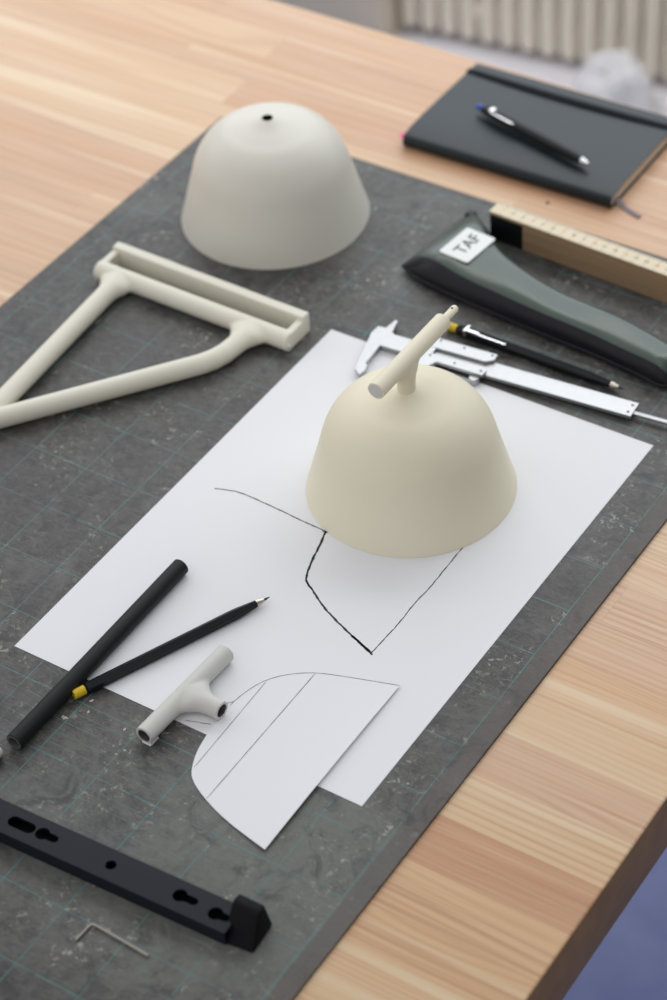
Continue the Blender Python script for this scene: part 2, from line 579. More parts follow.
M = {
    'wood': wood_mat(), 'mat': mat_mat(), 'paper': paper_mat('white_paper'), 'card': paper_mat('white_card', (0.80, 0.80, 0.82, 1)),
    'ink': simple('black_ink', (0.012, 0.012, 0.014, 1), 0.6), 'graphite': simple('pencil_line', (0.16, 0.16, 0.18, 1), 0.5),
    'cream': simple('cream_matte_print', (0.80, 0.745, 0.575, 1), 0.55, spec=0.35, var=0.015, bump=0.05, bscale=2200),
    'pale': simple('off_white_matte_paint', (0.70, 0.675, 0.595, 1), 0.42, spec=0.4, var=0.01, bump=0.03, bscale=2200),
    'ivory': simple('ivory_print', (0.74, 0.71, 0.60, 1), 0.5, spec=0.4, var=0.02, bump=0.06, bscale=1500),
    'greyprint': simple('pale_grey_print', (0.60, 0.59, 0.55, 1), 0.5, spec=0.4, var=0.02, bump=0.06, bscale=1800),
    'black': simple('matte_black_plastic', (0.006, 0.007, 0.008, 1), 0.42, spec=0.28, var=0.2, bump=0.05),
    'tubeblack': simple('black_paint_on_tube', (0.006, 0.0075, 0.009, 1), 0.5, spec=0.28, var=0.25, bump=0.08, bscale=700),
    'tubecut_bore_shade': simple('grey_tube_edge_and_bore_shade', (0.10, 0.095, 0.09, 1), 0.6),  # sawn tube end; also the painted shade inside the connector bores
    'barmetal': simple('dark_anodised_metal', (0.007, 0.009, 0.016, 1), 0.42, spec=0.25, var=0.12),
    'rubber': simple('black_rubber', (0.004, 0.004, 0.005, 1), 0.6, spec=0.15, var=0.2),
    'yellow': simple('yellow_plastic', (0.68, 0.47, 0.015, 1), 0.45, var=0.12, vscale=300),
    'steel': simple('brushed_steel', (0.42, 0.425, 0.43, 1), 0.36, metal=0.85, var=0.06, vscale=200),
    'chrome': simple('bright_chrome', (0.8, 0.8, 0.8, 1), 0.2, metal=1.0, var=0.02),
    'brass': simple('dull_nickel', (0.62, 0.56, 0.48, 1), 0.35, metal=0.9, var=0.05),
    'lead': simple('graphite_lead', (0.03, 0.03, 0.035, 1), 0.4),
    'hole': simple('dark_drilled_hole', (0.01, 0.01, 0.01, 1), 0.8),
    'leather': simple('leather_green_sheen', (0.034, 0.058, 0.042, 1), 0.30, spec=0.7, var=0.15, vscale=40, bump=0.18, bscale=420),  # green base stands in for the window reflected on the pouch top
    'leather_black_shade': simple('black_leather_and_side_shade', (0.009, 0.009, 0.014, 1), 0.34, spec=0.3, var=0.15, bump=0.15, bscale=420),  # black trim; on the pouch sides it paints in the shade
    'label': simple('white_label', (0.78, 0.80, 0.78, 1), 0.55, var=0.02),
    'notebook': simple('dark_notebook_cover', (0.006, 0.014, 0.019, 1), 0.38, spec=0.42, var=0.12, vscale=30, bump=0.12, bscale=600),
    'elastic': simple('black_elastic', (0.006, 0.007, 0.009, 1), 0.75, spec=0.15),
    'pages': simple('cream_pages', (0.62, 0.52, 0.40, 1), 0.7),
    'pink': simple('hot_pink_tab', (0.86, 0.06, 0.30, 1), 0.5),
    'ribbon': simple('grey_ribbon', (0.17, 0.155, 0.18, 1), 0.6),
    'blue': simple('blue_button', (0.02, 0.06, 0.42, 1), 0.3),
    'radiator': simple('cream_radiator_enamel', (0.84, 0.78, 0.66, 1), 0.4, var=0.03),
    'bag': simple('white_plastic_film', (0.74, 0.74, 0.76, 1), 0.4, var=0.03),
    'hexkey': simple('dull_steel_key', (0.36, 0.33, 0.29, 1), 0.35, metal=0.8),
}


def rule_side_mat():
    t = NT('stacked_wooden_slats', 0.55)
    x, y, z = t.sep(t.obj())
    n = t.noise(t.comb(t.math('MULTIPLY', x, 12.0), y, t.math('MULTIPLY', z, 700.0)), 1.0, 3, 0.6)
    t.base(t.mix(n, (0.26, 0.165, 0.085, 1), (0.42, 0.28, 0.155, 1)))
    return t.m


def rule_top_mat():
    t = NT('cream_rule_face', 0.5)
    x, y, z = t.sep(t.obj())
    base = t.mix(t.noise(t.obj(), 90, 3), (0.66, 0.56, 0.38, 1), (0.74, 0.65, 0.48, 1))
    mm = t.math('LESS_THAN', t.math('PINGPONG', x, 0.0005), 0.00013)
    cmk = t.math('LESS_THAN', t.math('PINGPONG', x, 0.005), 0.00022)
    ed = t.math('MAXIMUM', t.math('LESS_THAN', y, 0.0022), t.math('GREATER_THAN', y, 0.0138))
    ed2 = t.math('MAXIMUM', t.math('LESS_THAN', y, 0.0045), t.math('GREATER_THAN', y, 0.0115))
    m = t.math('MAXIMUM', t.math('MULTIPLY', mm, ed), t.math('MULTIPLY', cmk, ed2))
    t.base(t.mix(t.math('MULTIPLY', m, 0.8), base, (0.05, 0.04, 0.04, 1)))
    return t.m


def floor_mat():
    t = NT('blue_grey_floor', 0.55, spec=0.4)
    o = t.obj()
    n = t.noise(o, 9, 5, 0.6, 0.5)
    c = t.mix(t.ramp(n, 0.35, 0.7), (0.14, 0.17, 0.37, 1), (0.20, 0.24, 0.46, 1))
    t.base(c)
    t.bump(t.noise(o, 300, 2), 0.2, 0.001)
    return t.m


M['ruleside'] = rule_side_mat()
M['ruletop'] = rule_top_mat()
M['floor'] = floor_mat()
M['endgrain'] = simple('oiled_end_grain', (0.23, 0.132, 0.052, 1), 0.5, spec=0.2, var=0.3, vscale=45)
M['palefloor'] = simple('pale_painted_screed', (0.82, 0.81, 0.87, 1), 0.45, var=0.05, vscale=8)
M['wall'] = simple('greige_wall_paint', (0.62, 0.57, 0.48, 1), 0.7, var=0.03, vscale=5)
M['casing'] = simple('beige_pipe_casing', (0.66, 0.59, 0.48, 1), 0.6, var=0.04, vscale=5)
M['legs'] = simple('dark_steel_leg', (0.05, 0.05, 0.055, 1), 0.5)

# ------------------------------------------------------------------ setting
WR = math.radians(6.4)       # the window wall is not quite parallel to the bench


def struct(name, bm, m, smooth=False):
    return tag(link(name, bm, m, smooth=smooth), kind='structure')


bm = bmesh.new()
box(bm, -4, 3, -3, 4, FLOOR_Z - 0.05, FLOOR_Z)
struct('floor', bm, M['floor'])


def wp(o):
    """place an object built in wall coordinates (x along the wall, y = 0 at its face)"""
    o.location = (-0.5, 2.06, 0)
    o.rotation_euler = (0, 0, WR)
    return o


bm = bmesh.new()
box(bm, -3.4, 3.2, 0, 0.12, FLOOR_Z, 0.02)
wp(struct('wall_back', bm, M['wall']))
bm = bmesh.new()
box(bm, -3.4, 3.2, -0.055, 0.12, 0.02, 0.055, 0.006)
wp(struct('trim_2', bm, M['palefloor']))
bm = bmesh.new()
box(bm, -1.9, -0.385, -0.19, 0.0, FLOOR_Z, -0.40, 0.01)
wp(struct('trim_1', bm, M['casing']))
bm = bmesh.new()
box(bm, -0.385, 2.4, -0.62, 0.0, FLOOR_Z, FLOOR_Z + 0.012, 0.003)
wp(struct('trim_3', bm, M['palefloor']))

# ------------------------------------------------------------------ workbench
bench = thing('workbench', 'laminated pine workbench with pale and reddish staves carrying everything else', 'table', (-0.25, 0.0, FLOOR_Z))
TT = -0.003
bm = bmesh.new()
box(bm, -1.25, 0.7395, -1.0, 0.808, TT - 0.058 - FLOOR_Z, TT - FLOOR_Z, 0.0022, 3)
top = link('table_top', bm, [M['wood'], M['endgrain']], bench)
for p_ in top.data.polygons:
    if p_.normal.x > 0.9:
        p_.material_index = 1
for lx, ly in ((-1.15, 0.70), (0.60, 0.70), (-1.15, -0.9), (0.60, -0.9)):
    bm = bmesh.new()
    box(bm, lx - 0.03, lx + 0.03, ly - 0.03, ly + 0.03, 0, TT - 0.058 - FLOOR_Z, 0.003)
    link('leg', bm, M['legs'], bench)

# ------------------------------------------------------------------ cutting mat
bm = bmesh.new()
ol = []
for cx, cy, a0 in ((0.360, 0.604, 0), (-0.235, 0.604, 90), (-0.235, -0.284, 180), (0.360, -0.284, 270)):
    for k in range(7):
        a = math.radians(a0 + 15 * k)
        ol.append((cx + 0.006 * math.cos(a), cy + 0.006 * math.sin(a)))
prism(bm, ol, -0.003, 0.0)
tag(link('cutting_mat', bm, M['mat'], smooth=False), 'worn dark grey cutting mat with a teal printed grid', 'cutting mat')

# ------------------------------------------------------------------ A3 sheet with the drawing
PO = (0.02288, -0.03025)


def pl(p):
    return (p[0] - PO[0], p[1] - PO[1])


bm = bmesh.new()
nx, ny = 30, 42


def sheet_z(x, y):
    return 0.00035


vt = {}
for i in range(nx + 1):
    for j in range(ny + 1):
        x, y = 0.297 * i / nx, 0.42 * j / ny
        vt[i, j] = (bm.verts.new((x, y, 0.00035)), bm.verts.new((x, y, 0.00008)))
for i in range(nx):
    for j in range(ny):
        for s in (0, 1):
            bm.faces.new([vt[a][s] for a in ((i, j), (i + 1, j), (i + 1, j + 1), (i, j + 1))])
for i in range(nx):
    for j in (0, ny):
        bm.faces.new((vt[i, j][0], vt[i + 1, j][0], vt[i + 1, j][1], vt[i, j][1]))
for j in range(ny):
    for i in (0, nx):
        bm.faces.new((vt[i, j][0], vt[i, j + 1][0], vt[i, j + 1][1], vt[i, j][1]))


def jit(P, n=8, amp=0.00025):
    o = catmull([(p[0] / 1000, p[1] / 1000, 0) for p in P], n)
    return [(q.x + random.uniform(-amp, amp), q.y + random.uniform(-amp, amp)) for q in o]


zi = 0.00042
strokes = [([(51.6, 180.5), (60, 183.5), (71.1, 186.3), (90, 186), (108.6, 185.0), (130, 183.5), (153.5, 182.4)], 0.00075, 1),
           ([(150, 181.8), (156, 182.8)], 0.0012, 1),
           ([(152.4, 182.5), (155.5, 172), (160, 155), (164.5, 139.7), (169, 131), (177.5, 125.4), (195, 114.5), (214.8, 105.5), (232, 99), (249.1, 93.1)], 0.0012, 1),
           ([(152.0, 182.9), (157.0, 169), (159.2, 155), (163.9, 141.0), (170, 130), (178.5, 124.8)], 0.0006, 1),
           ([(228, 100.2), (240, 95.9), (251.5, 91.6)], 0.0014, 1),
           ([(249.6, 92.3), (250.3, 108), (251.0, 126.4), (250.4, 150), (251.2, 170.2), (250.8, 195), (250.5, 222)], 0.0006, 1),
           ([(150, -29.5), (170, -14), (190, 3), (206, 28), (218, 45), (225, 54)], 0.00045, 2),
           ([(172, -27), (190, -21)], 0.00045, 2)]
for pts, wd, mi in strokes:
    ribbon(bm, [pl(p) for p in jit(pts, 8, 0.0002)], wd * 1.3, zi, mi)
sheet = link('paper_sheet', bm, [M['paper'], M['ink'], M['graphite']], smooth=False)
sheet.location = (PO[0], PO[1], 0)
sheet.rotation_euler = (0, 0, 0.00126)
tag(sheet, 'large white paper sheet with a black hand-drawn outline', 'paper')

# ------------------------------------------------------------------ cut-out template
tp = [(284.4, 75.4), (262, 69.2), (243, 63.5), (225.4, 56.7), (210, 46), (199.1, 32.5), (193.6, 17), (191.4, 0.4), (192.2, -22), (195.5, -43), (200.5, -57), (208, -68),
      (225.4, -77.8), (250, -86.5), (285.9, -94.9)]
half = [(p.x, p.y) for p in catmull([(a / 1000, b / 1000, 0) for a, b in tp], 5)]


def tz(x, y):
    return 0.00065 + 0.0026 * max(0, (x - 0.235) / 0.05) ** 2 * (1 - 0.45 * abs((y + 0.01) / 0.085) ** 2)


bm = bmesh.new()
# strips between mirrored outline points, gently curled up at the straight edge
N = 26
x_min, x_max = min(p[0] for p in half), max(p[0] for p in half)
k_mid = min(range(len(half)), key=lambda i: half[i][0])
up_, dn_ = half[:k_mid + 1][::-1], half[k_mid:]


def interp(L, x):
    for a, b in zip(L, L[1:]):
        if (a[0] - x) * (b[0] - x) <= 0 and abs(a[0] - b[0]) > 1e-9:
            return a[1] + (b[1] - a[1]) * (x - a[0]) / (b[0] - a[0])
    return L[-1][1] if abs(L[-1][0] - x) < abs(L[0][0] - x) else L[0][1]


cols = []
NX = 60
for i in range(NX + 1):
    s = i / NX
    x = x_min + (0.2846 - x_min) * s ** 1.6
    yu, yd = interp(up_, x), interp(dn_, x)
    col = []
    for j in range(N + 1):
        y = yd + (yu - yd) * j / N
        xx = x + 0.0011 * (s ** 6) * (1 - j / N)
        z = tz(xx, y)
        col.append((bm.verts.new((xx, y, z)), bm.verts.new((xx, y, z - 0.00025))))
    cols.append(col)
for a, b in zip(cols, cols[1:]):
    for j in range(N):
        for s in (0, 1):
            bm.faces.new((a[j][s], b[j][s], b[j + 1][s], a[j + 1][s]))
    for j in (0, N):
        bm.faces.new((a[j][0], b[j][0], b[j][1], a[j][1]))
for c_ in (cols[0], cols[-1]):
    for j in range(N):
        bm.faces.new((c_[j][0], c_[j + 1][0], c_[j + 1][1], c_[j][1]))
ribbon(bm, [(0.2262 + 0.0003 * k / 20, 0.0552 - 0.1325 * k / 20) for k in range(21)], 0.00055, 0.00078, 1)
ribbon(bm, [(0.2005 + 0.0026 * k / 12, 0.032 - 0.091 * k / 12) for k in range(13)], 0.00045, 0.00078, 1)
ribbon(bm, [(a * 0.9985 + 0.0004, b - 0.0006) for a, b in half[:k_mid]], 0.0005, 0.00078, 1)
bmesh.ops.remove_doubles(bm, verts=bm.verts[:], dist=1e-6)
for v in bm.verts:
    pass
tpl = link('paper_template', bm, [M['card'], M['graphite']], smooth=True)
me = tpl.data
tr = [v for v in me.vertices if abs(v.co.z - 0.00078) < 1e-6]
for v in tr:
    v.co.z = tz(v.co.x, v.co.y) + 0.00012
tag(tpl, 'white paper template cut to a dome profile, overlapping the large sheet', 'paper template')

# ------------------------------------------------------------------ lamp shades
PROF = [(0.0808, 0.0), (0.0764, 0.015), (0.0693, 0.040), (0.0632, 0.060), (0.0535, 0.075), (0.0410, 0.0846), (0.0275, 0.0890), (0.0160, 0.0921), (0.0090, 0.0945), (0.0050, 0.0961)]


def shade_bm(k=1.0, hole=0.0045):
    P = [(p.x * k, p.y * k) for p in catmull([(a, b, 0) for a, b in PROF], 8)]
    P[-1] = (hole, P[-1][1])
    inner = []
    th = 0.0016
    for i, (r, z) in enumerate(P):
        a, b = P[max(i - 1, 0)], P[min(i + 1, len(P) - 1)]
        d = Vector((b[0] - a[0], b[1] - a[1])).normalized()
        n = Vector((-d.y, d.x))
        if i == 0:
            n = Vector((-1, 0))
        q = (r + n.x * th, max(z + n.y * th, 0.0) if i else 0.0)
        inner.append((max(q[0], hole), q[1]) if i < len(P) - 1 else (hole, z - th))
    bm = bmesh.new()
    lathe(bm, P + inner[::-1], 128, closed=True)
    return bm


def soft(a, b, k):
    """smooth minimum with a per-point radius"""
    k = np.maximum(k, 1e-5)
    h = np.clip(0.5 + 0.5 * (b - a) / k, 0, 1)
    return b * (1 - h) + a * h - k * h * (1 - h)


def tee_sdf(r, lo, hi, stem, c, bore=0.0, depth=0.012, bores=(1, 1, 1), k=0.010):
    """main rod along y from lo to hi, branch along +x to stem at y=c"""
    def f(p):
        q = p[..., :2]
        u = np.clip((p[..., 0] + 0.3 * r) / (2.0 * r), 0, 1)
        e = soft(s_cap(q, (0, lo - 0.02), (0, hi + 0.02), r), s_cap(q, (0, c), (stem + 0.02, c), r), k * u * u * (3 - 2 * u))
        d = np.hypot(np.maximum(e + r, 0), p[..., 2]) - r
        # flat ends stay flat where the blend would swell them
        d = np.maximum(d, np.maximum(lo - p[..., 1], p[..., 1] - hi))
        d = np.maximum(d, p[..., 0] - stem)
        if bore:
            e = 0.004
            cuts = [((0, lo - e, 0), (0, lo + depth, 0)), ((0, hi + e, 0), (0, hi - depth, 0)), ((stem + e, c, 0), (stem - depth, c, 0))]
            for on, (u, v) in zip(bores, cuts):
                if on:
                    d = np.maximum(d, -s_rod(p, u, v, bore))
        return d
    return f


lamp = thing('dome_with_handle', 'cream dome lamp shade with a branching tube handle, standing on the white sheet', 'lamp shade', (0.1806, 0.2587, 0.0005))
link('shade', shade_bm(), M['cream'], lamp, auto=50)
R1 = 0.0069
bm = surface_net(tee_sdf(R1, -0.0405, 0.053, 0.0275, 0.0, k=0.020), (-0.0095, -0.044, -0.0095), (0.031, 0.057, 0.0095), 0.0008)
for v in bm.verts:      # branch (+x) points straight down
    v.co = Vector((v.co.z, v.co.y, -v.co.x))
conn = link('tube_connector', bm, M['cream'], lamp, auto=45)
conn.location = (-0.0006, 0.0, 0.1222)
bm = bmesh.new()
lathe(bm, [(0.0, 0.0515), (0.0031, 0.0515), (0.0031, 0.0700), (0.0026, 0.0713), (0.0, 0.0715)], 24, 'Y')
link('pin', bm, M['cream'], conn)
bm = bmesh.new()
lathe(bm, [(0.0, 0.00285), (0.0009, 0.00285), (0.0009, 0.00325), (0.0, 0.00325)], 16, 'Z', (0, 0.0665, 0))
link('pin_hole', bm, M['hole'], conn)
bm = bmesh.new()
lathe(bm, [(0.0, -0.0408), (0.0056, -0.0408), (0.0059, -0.0403), (0.0, -0.0403)], 32, 'Y')
tag(link('end_plug', bm, M['greyprint'], conn), 'paler grey end disc')

lamp2 = thing('dome_shell', 'off-white dome lamp shade with a small open hole in its top', 'lamp shade', (-0.1111, 0.5042, 0.0002))
link('shade', shade_bm(1.028, 0.0048), M['pale'], lamp2, auto=50)
bm = bmesh.new()
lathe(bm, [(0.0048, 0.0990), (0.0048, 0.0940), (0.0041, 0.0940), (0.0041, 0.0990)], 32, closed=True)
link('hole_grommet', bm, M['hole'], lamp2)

# ------------------------------------------------------------------ loose tee connector
tee = thing('tube_connector', 'pale grey three-way tube connector lying over the sheet edge', 'connector', (0.1622, -0.0110, 0.0076), math.radians(-2.2))
bm = surface_net(tee_sdf(0.0070, -0.047, 0.047, 0.0315, 0.0005, 0.0048, 0.016, k=0.020), (-0.009, -0.05, -0.009), (0.034, 0.05, 0.009), 0.0008)
tb = link('body', bm, [M['greyprint'], M['tubecut_bore_shade']], tee, auto=45)
for p_ in tb.data.polygons:       # bore insides darker, recess shade put into the colour
    c_ = p_.center
    if (math.hypot(c_.x, c_.z) < 0.0051 and abs(c_.y) > 0.028) or (math.hypot(c_.y - 0.0005, c_.z) < 0.0051 and c_.x > 0.013):
        p_.material_index = 1
bm = bmesh.new()
box(bm, -0.0020, 0.0055, -0.0476, -0.038, -0.0074, -0.0062, 0.0003)
link('print_brim', bm, M['card'], tee)

# ------------------------------------------------------------------ bracket
br = thing('wall_bracket_model', 'ivory triangular bracket model with a slotted bar on two angled arms', 'bracket', (-0.0900, 0.3000, 0.0))


def bracket_sdf(p):
    q = p + np.array([-0.0900, 0.3000, 0.0])
    rr = 0.0084
    z = rr + 0.0003
    k = q - np.array([0, 0, z])
    bar_ = s_cap(k[..., :2], (-0.25, 0.3535), (0.07, 0.3505), rr)
    chain = [(-0.0285, 0.3515), (-0.0290, 0.3260), (-0.0305, 0.3120), (-0.0340, 0.3010), (-0.0395, 0.2910), (-0.1480, 0.1470), (-0.1440, 0.050)]
    arm = None
    for a, b in list(zip(chain, chain[1:])) + [((-0.1660, 0.3525), (-0.1500, 0.1500))]:
        e = s_cap(k[..., :2], a, b, rr)
        arm = e if arm is None else np.minimum(arm, e)
    u = np.clip((0.3535 - q[..., 1]) / (2 * rr), 0, 1)
    e = soft(bar_, arm, 0.022 * u * u * (3 - 2 * u))
    d = np.hypot(np.maximum(e + rr, 0), k[..., 2]) - rr
    d = np.maximum(d, np.maximum(-0.1900 - q[..., 0], q[..., 0] - 0.0085))
    sk = q.copy()
    sk[..., 1] = q[..., 1] + 0.0150 * (q[..., 0] + 0.19)
    e1 = s_box(sk, (-0.1900, 0.3545, 0.0), (-0.1835, 0.3825, 0.0165), 0.0010)
    e2 = s_box(sk, (0.0020, 0.3545, 0.0), (0.0085, 0.3825, 0.0165), 0.0010)
    back = s_box(sk, (-0.1900, 0.3735, 0.0), (0.0085, 0.3825, 0.0200), 0.0010)
    hole = s_box(sk, (-0.1835, 0.3602, -0.01), (0.0020, 0.3735, 0.05), 0.0010)
    d = np.minimum(np.minimum(d, back), np.minimum(e1, e2))
    d = np.maximum(d, -hole)
    return np.maximum(d, 0.0004 - q[..., 2])


bm = surface_net(bracket_sdf, (-0.105, -0.225, -0.002), (0.105, 0.095, 0.026), 0.00135)
link('frame', bm, M['ivory'], br, auto=50)
bm = bmesh.new()
lathe(bm, [(0, 0.0970), (0.0017, 0.0970), (0.0017, 0.0996), (0.0013, 0.1001), (0, 0.1001)], 16, 'X', (0, 0.0475, 0.0065))
link('peg', bm, M['ivory'], br)

# ------------------------------------------------------------------ black tube
tube = thing('black_tube', 'matte black hollow tube, the thick rod reaching the left edge', 'tube', (0.0838, 0.0925, 0.0069), math.radians(0.6))
bm = bmesh.new()
lathe(bm, [(0.0066, -0.2000), (0.0066, -0.0004), (0.0062, 0.0), (0.0, 0.0)], 40, 'Y')
lathe(bm, [(0.0066, -0.2000), (0.0061, -0.2006)], 40, 'Y')
link('sleeve', bm, M['tubeblack'], tube)
bm = bmesh.new()
lathe(bm, [(0.0061, -0.2006), (0.0044, -0.2006), (0.0044, -0.17), (0.0, -0.17)], 40, 'Y')
tag(link('cut_end', bm, M['tubecut_bore_shade'], tube), 'grey sawn tube end')

peg = thing('grey_peg', 'pale grey peg tip entering the picture beside the black tube', 'peg', (0.0795, -0.1165, 0.0052), 0.0)
bm = bmesh.new()
lathe(bm, [(0, 0.0), (0.0035, -0.0004), (0.0048, -0.0018), (0.0048, -0.03), (0.0, -0.03)], 32, 'Y')
link('tip', bm, M['greyprint'], peg)
bm = bmesh.new()
lathe(bm, [(0, -0.012), (0.0052, -0.012), (0.0052, -0.05), (0.0, -0.05)], 32, 'Y')
link('sleeve', bm, M['tubeblack'], peg)

# ------------------------------------------------------------------ lead holders


def lead_holder(name, label, loc, rz, roll=0.0):
    t = thing(name, label, 'mechanical pencil', loc, rz)
    ph = math.pi / 6
    bm = bmesh.new()
    lathe(bm, [(0.0, 0.0100), (0.0030, 0.0100), (0.0040, 0.0104), (0.0040, 0.016), (0.0040, 0.128), (0.0036, 0.1335), (0.0026, 0.1480), (0.0, 0.1480)], 6, 'X', phase=ph)
    bmesh.ops.bevel(bm, geom=[e for e in bm.edges if abs((e.verts[0].co - e.verts[1].co).normalized().x) > 0.9], offset=0.0006, segments=2, affect='EDGES')
    link('barrel', bm, M['black'], t, auto=25)
    bm = bmesh.new()
    lathe(bm, [(0, 0.0), (0.0028, 0.0), (0.0032, 0.0004), (0.0032, 0.0088), (0.0, 0.0088)], 24, 'X')
    tag(link('push_button', bm, M['yellow'], t), 'yellow push button')
    bm = bmesh.new()
    lathe(bm, [(0, 0.0085), (0.0024, 0.0085), (0.0024, 0.0105), (0.0, 0.0105)], 24, 'X')
    link('neck', bm, M['black'], t)
    bm = bmesh.new()
    lathe(bm, [(0.0, 0.1475), (0.0025, 0.1475), (0.0024, 0.1500), (0.0013, 0.1540), (0.0, 0.1542)], 24, 'X')
    tag(link('collet', bm, M['brass'], t), 'metal collet')
    bm = bmesh.new()
    lathe(bm, [(0.0, 0.1535), (0.0009, 0.1540), (0.0009, 0.1555), (0.0002, 0.1590), (0, 0.1591)], 12, 'X')
    link('lead', bm, M['lead'], t)
    return t


lh = lead_holder('lead_holder', 'black lead holder with a yellow end, crossing the sheet edge beside the thick tube', (0.0925, -0.0500, 0.0044), math.atan2(0.1505, 0.0650))
lh.scale = (1.03, 1.12, 1.12)


def copy_tree(o, parent=None):
    c = o.copy()
    COL.objects.link(c)
    c.parent = parent
    for ch in o.children:
        copy_tree(ch, c)
    return c


lh2 = copy_tree(lh)
lh2['label'] = 'black lead holder with yellow end and silver clip, between caliper and leather pouch'
for o in (lh, lh2):
    o['group'] = 'yellow-ended lead holders'
lh2.location = (0.1065, 0.4365, 0.0044)
lh2.rotation_euler = (0, 0, math.radians(-0.6))
bm = bmesh.new()
box(bm, 0.0175, 0.055, -0.0036, -0.0018, 0.0036, 0.0044, 0.0003)
box(bm, 0.0165, 0.0190, -0.0041, 0.0041, -0.001, 0.0044, 0.0006)
box(bm, 0.0185, 0.030, -0.0034, -0.0006, 0.0038, 0.0049, 0.0004)
tag(link('clip', bm, M['chrome'], lh2), 'silver clip')

# ------------------------------------------------------------------ vernier caliper
# local frame: x along the beam from the fixed jaw, y across, z up
CA = (0.0700, 0.3905)
crot = math.atan2(0.4095 - 0.3855, 0.2858 - 0.0724) - 0.0
cal = thing('vernier_caliper', 'steel vernier caliper with its jaws on the sheet and beam over the mat', 'caliper', (0.0735, 0.3865, 0.0042), math.radians(5.4))
bm = bmesh.new()
prism(bm, [(-0.0137, 0.0212), (-0.0150, 0.0120), (-0.0062, -0.0353), (0.0005, -0.0406), (0.0022, -0.0350), (0.0012, -0.0275), (-0.0014, -0.0260), (-0.0010, -0.0006),
           (0.2180, -0.0006), (0.2183, 0.0165), (0.0040, 0.0165), (0.0004, 0.0185), (-0.0022, 0.0340), (-0.0040, 0.0344), (-0.0070, 0.0215)], -0.0013, 0.0018)
link('beam', bm, M['steel'], cal, smooth=False)
for hx, hy in ((0.2143, 0.0036), (0.2146, 0.0124)):
    bm = bmesh.new()
    lathe(bm, [(0, 0.0017), (0.0011, 0.0017), (0.0011, 0.00195), (0, 0.00195)], 16, 'Z', (hx, hy, 0))
    link('rivet', bm, M['hole'], cal)
bm = bmesh.new()
prism(bm, [(0.036, 0.0015), (0.036, -0.038), (0.039, -0.040), (0.044, -0.018), (0.052, -0.0040), (0.0925, -0.0048), (0.0932, 0.0022), (0.0880, 0.0040), (0.036, 0.0040)], 0.0019, 0.0046)
sl = link('slider', bm, M['steel'], cal, smooth=False)
bm = bmesh.new()
prism(bm, [(0.036, 0.0118), (0.0368, 0.0260), (0.0395, 0.0260), (0.0420, 0.0240), (0.0930, 0.0236), (0.0935, 0.0165), (0.0875, 0.0118)], 0.0019, 0.0046)
link('slider_rail', bm, M['steel'], sl, smooth=False)
bm = bmesh.new()
box(bm, 0.0375, 0.0440, -0.001, 0.022, 0.0019, 0.0044, 0.0003)
link('slider_bridge', bm, M['steel'], sl)
for hx, hy in ((0.0435, 0.0216), (0.0650, 0.0206), (0.0895, 0.0212), (0.0435, 0.0012), (0.0660, 0.0), (0.0895, -0.0005)):
    bm = bmesh.new()
    lathe(bm, [(0, 0.0044), (0.0010, 0.0044), (0.0010, 0.0048), (0, 0.0048)], 16, 'Z', (hx, hy, 0))
    link('screw', bm, M['hole'], sl)
bm = bmesh.new()
lathe(bm, [(0, -0.0040), (0.0035, -0.0040), (0.0045, -0.0032), (0.0045, 0.0012), (0.0038, 0.0020), (0.0, 0.0020)], 40, 'Z', (0.0865, -0.0070, 0))
link('thumb_roller', bm, M['steel'], sl)
bm = bmesh.new()
box(bm, 0.2175, 0.2640, 0.0040, 0.0078, -0.0006, 0.0010, 0.0002)
link('depth_rod', bm, M['steel'], cal)

# ------------------------------------------------------------------ pouch
pouch = thing('pouch', 'dark leather pouch with a green sheen and a white label, tapering to the right', 'pouch', (0.17, 0.505, 0.0))
low = [(0.0310, 0.4865), (0.0505, 0.4790), (0.0850, 0.4730), (0.1440, 0.4670), (0.1930, 0.4630), (0.2320, 0.4605), (0.2720, 0.4555), (0.2900, 0.4520), (0.3000, 0.4550)]
upp = [(0.0430, 0.5790), (0.0500, 0.5790), (0.0680, 0.5650), (0.0860, 0.5490), (0.1100, 0.5310), (0.1400, 0.5180), (0.1720, 0.5100), (0.2050, 0.5045), (0.2450, 0.5000), (0.2760, 0.4930), (0.3060, 0.4820)]
LP = catmull([(a, b, 0) for a, b in low], 10)
UP = catmull([(a, b, 0) for a, b in upp], 10)


def samp(L, s):
    ls = [0]
    for a, b in zip(L, L[1:]):
        ls.append(ls[-1] + (b - a).length)
    t = s * ls[-1]
    for i in range(len(L) - 1):
        if ls[i + 1] >= t - 1e-12:
            return L[i].lerp(L[i + 1], (t - ls[i]) / max(ls[i + 1] - ls[i], 1e-12))
    return L[-1]


def pouch_pt(s, t, side=1):
    a, b = samp(LP, s), samp(UP, s)
    p = a.lerp(b, t)
    wdt = (b - a).length
    e = max(0.0, 1 - abs(2 * t - 1) ** 4.2) ** 0.62
    l = min(1, s / 0.16)
    r = min(1, (1 - s) / 0.06)
    ends = (math.sin(l * math.pi / 2) ** 0.75) * (math.sin(r * math.pi / 2) ** 0.6)
    h = 0.0165 + 0.0045 * (1 - s)
    zc = 0.0052
    w_ = 0.0005 * math.sin(s * 21) * e + 0.0006 * math.sin(s * 13 + t * 5) * e
    if side > 0:
        return Vector((p.x - 0.17, p.y - 0.505, zc + h * e * ends + w_ + 0.0005))
    return Vector((p.x - 0.17, p.y - 0.505, max(0.0003, zc - 0.006 * e * ends - 0.0004)))


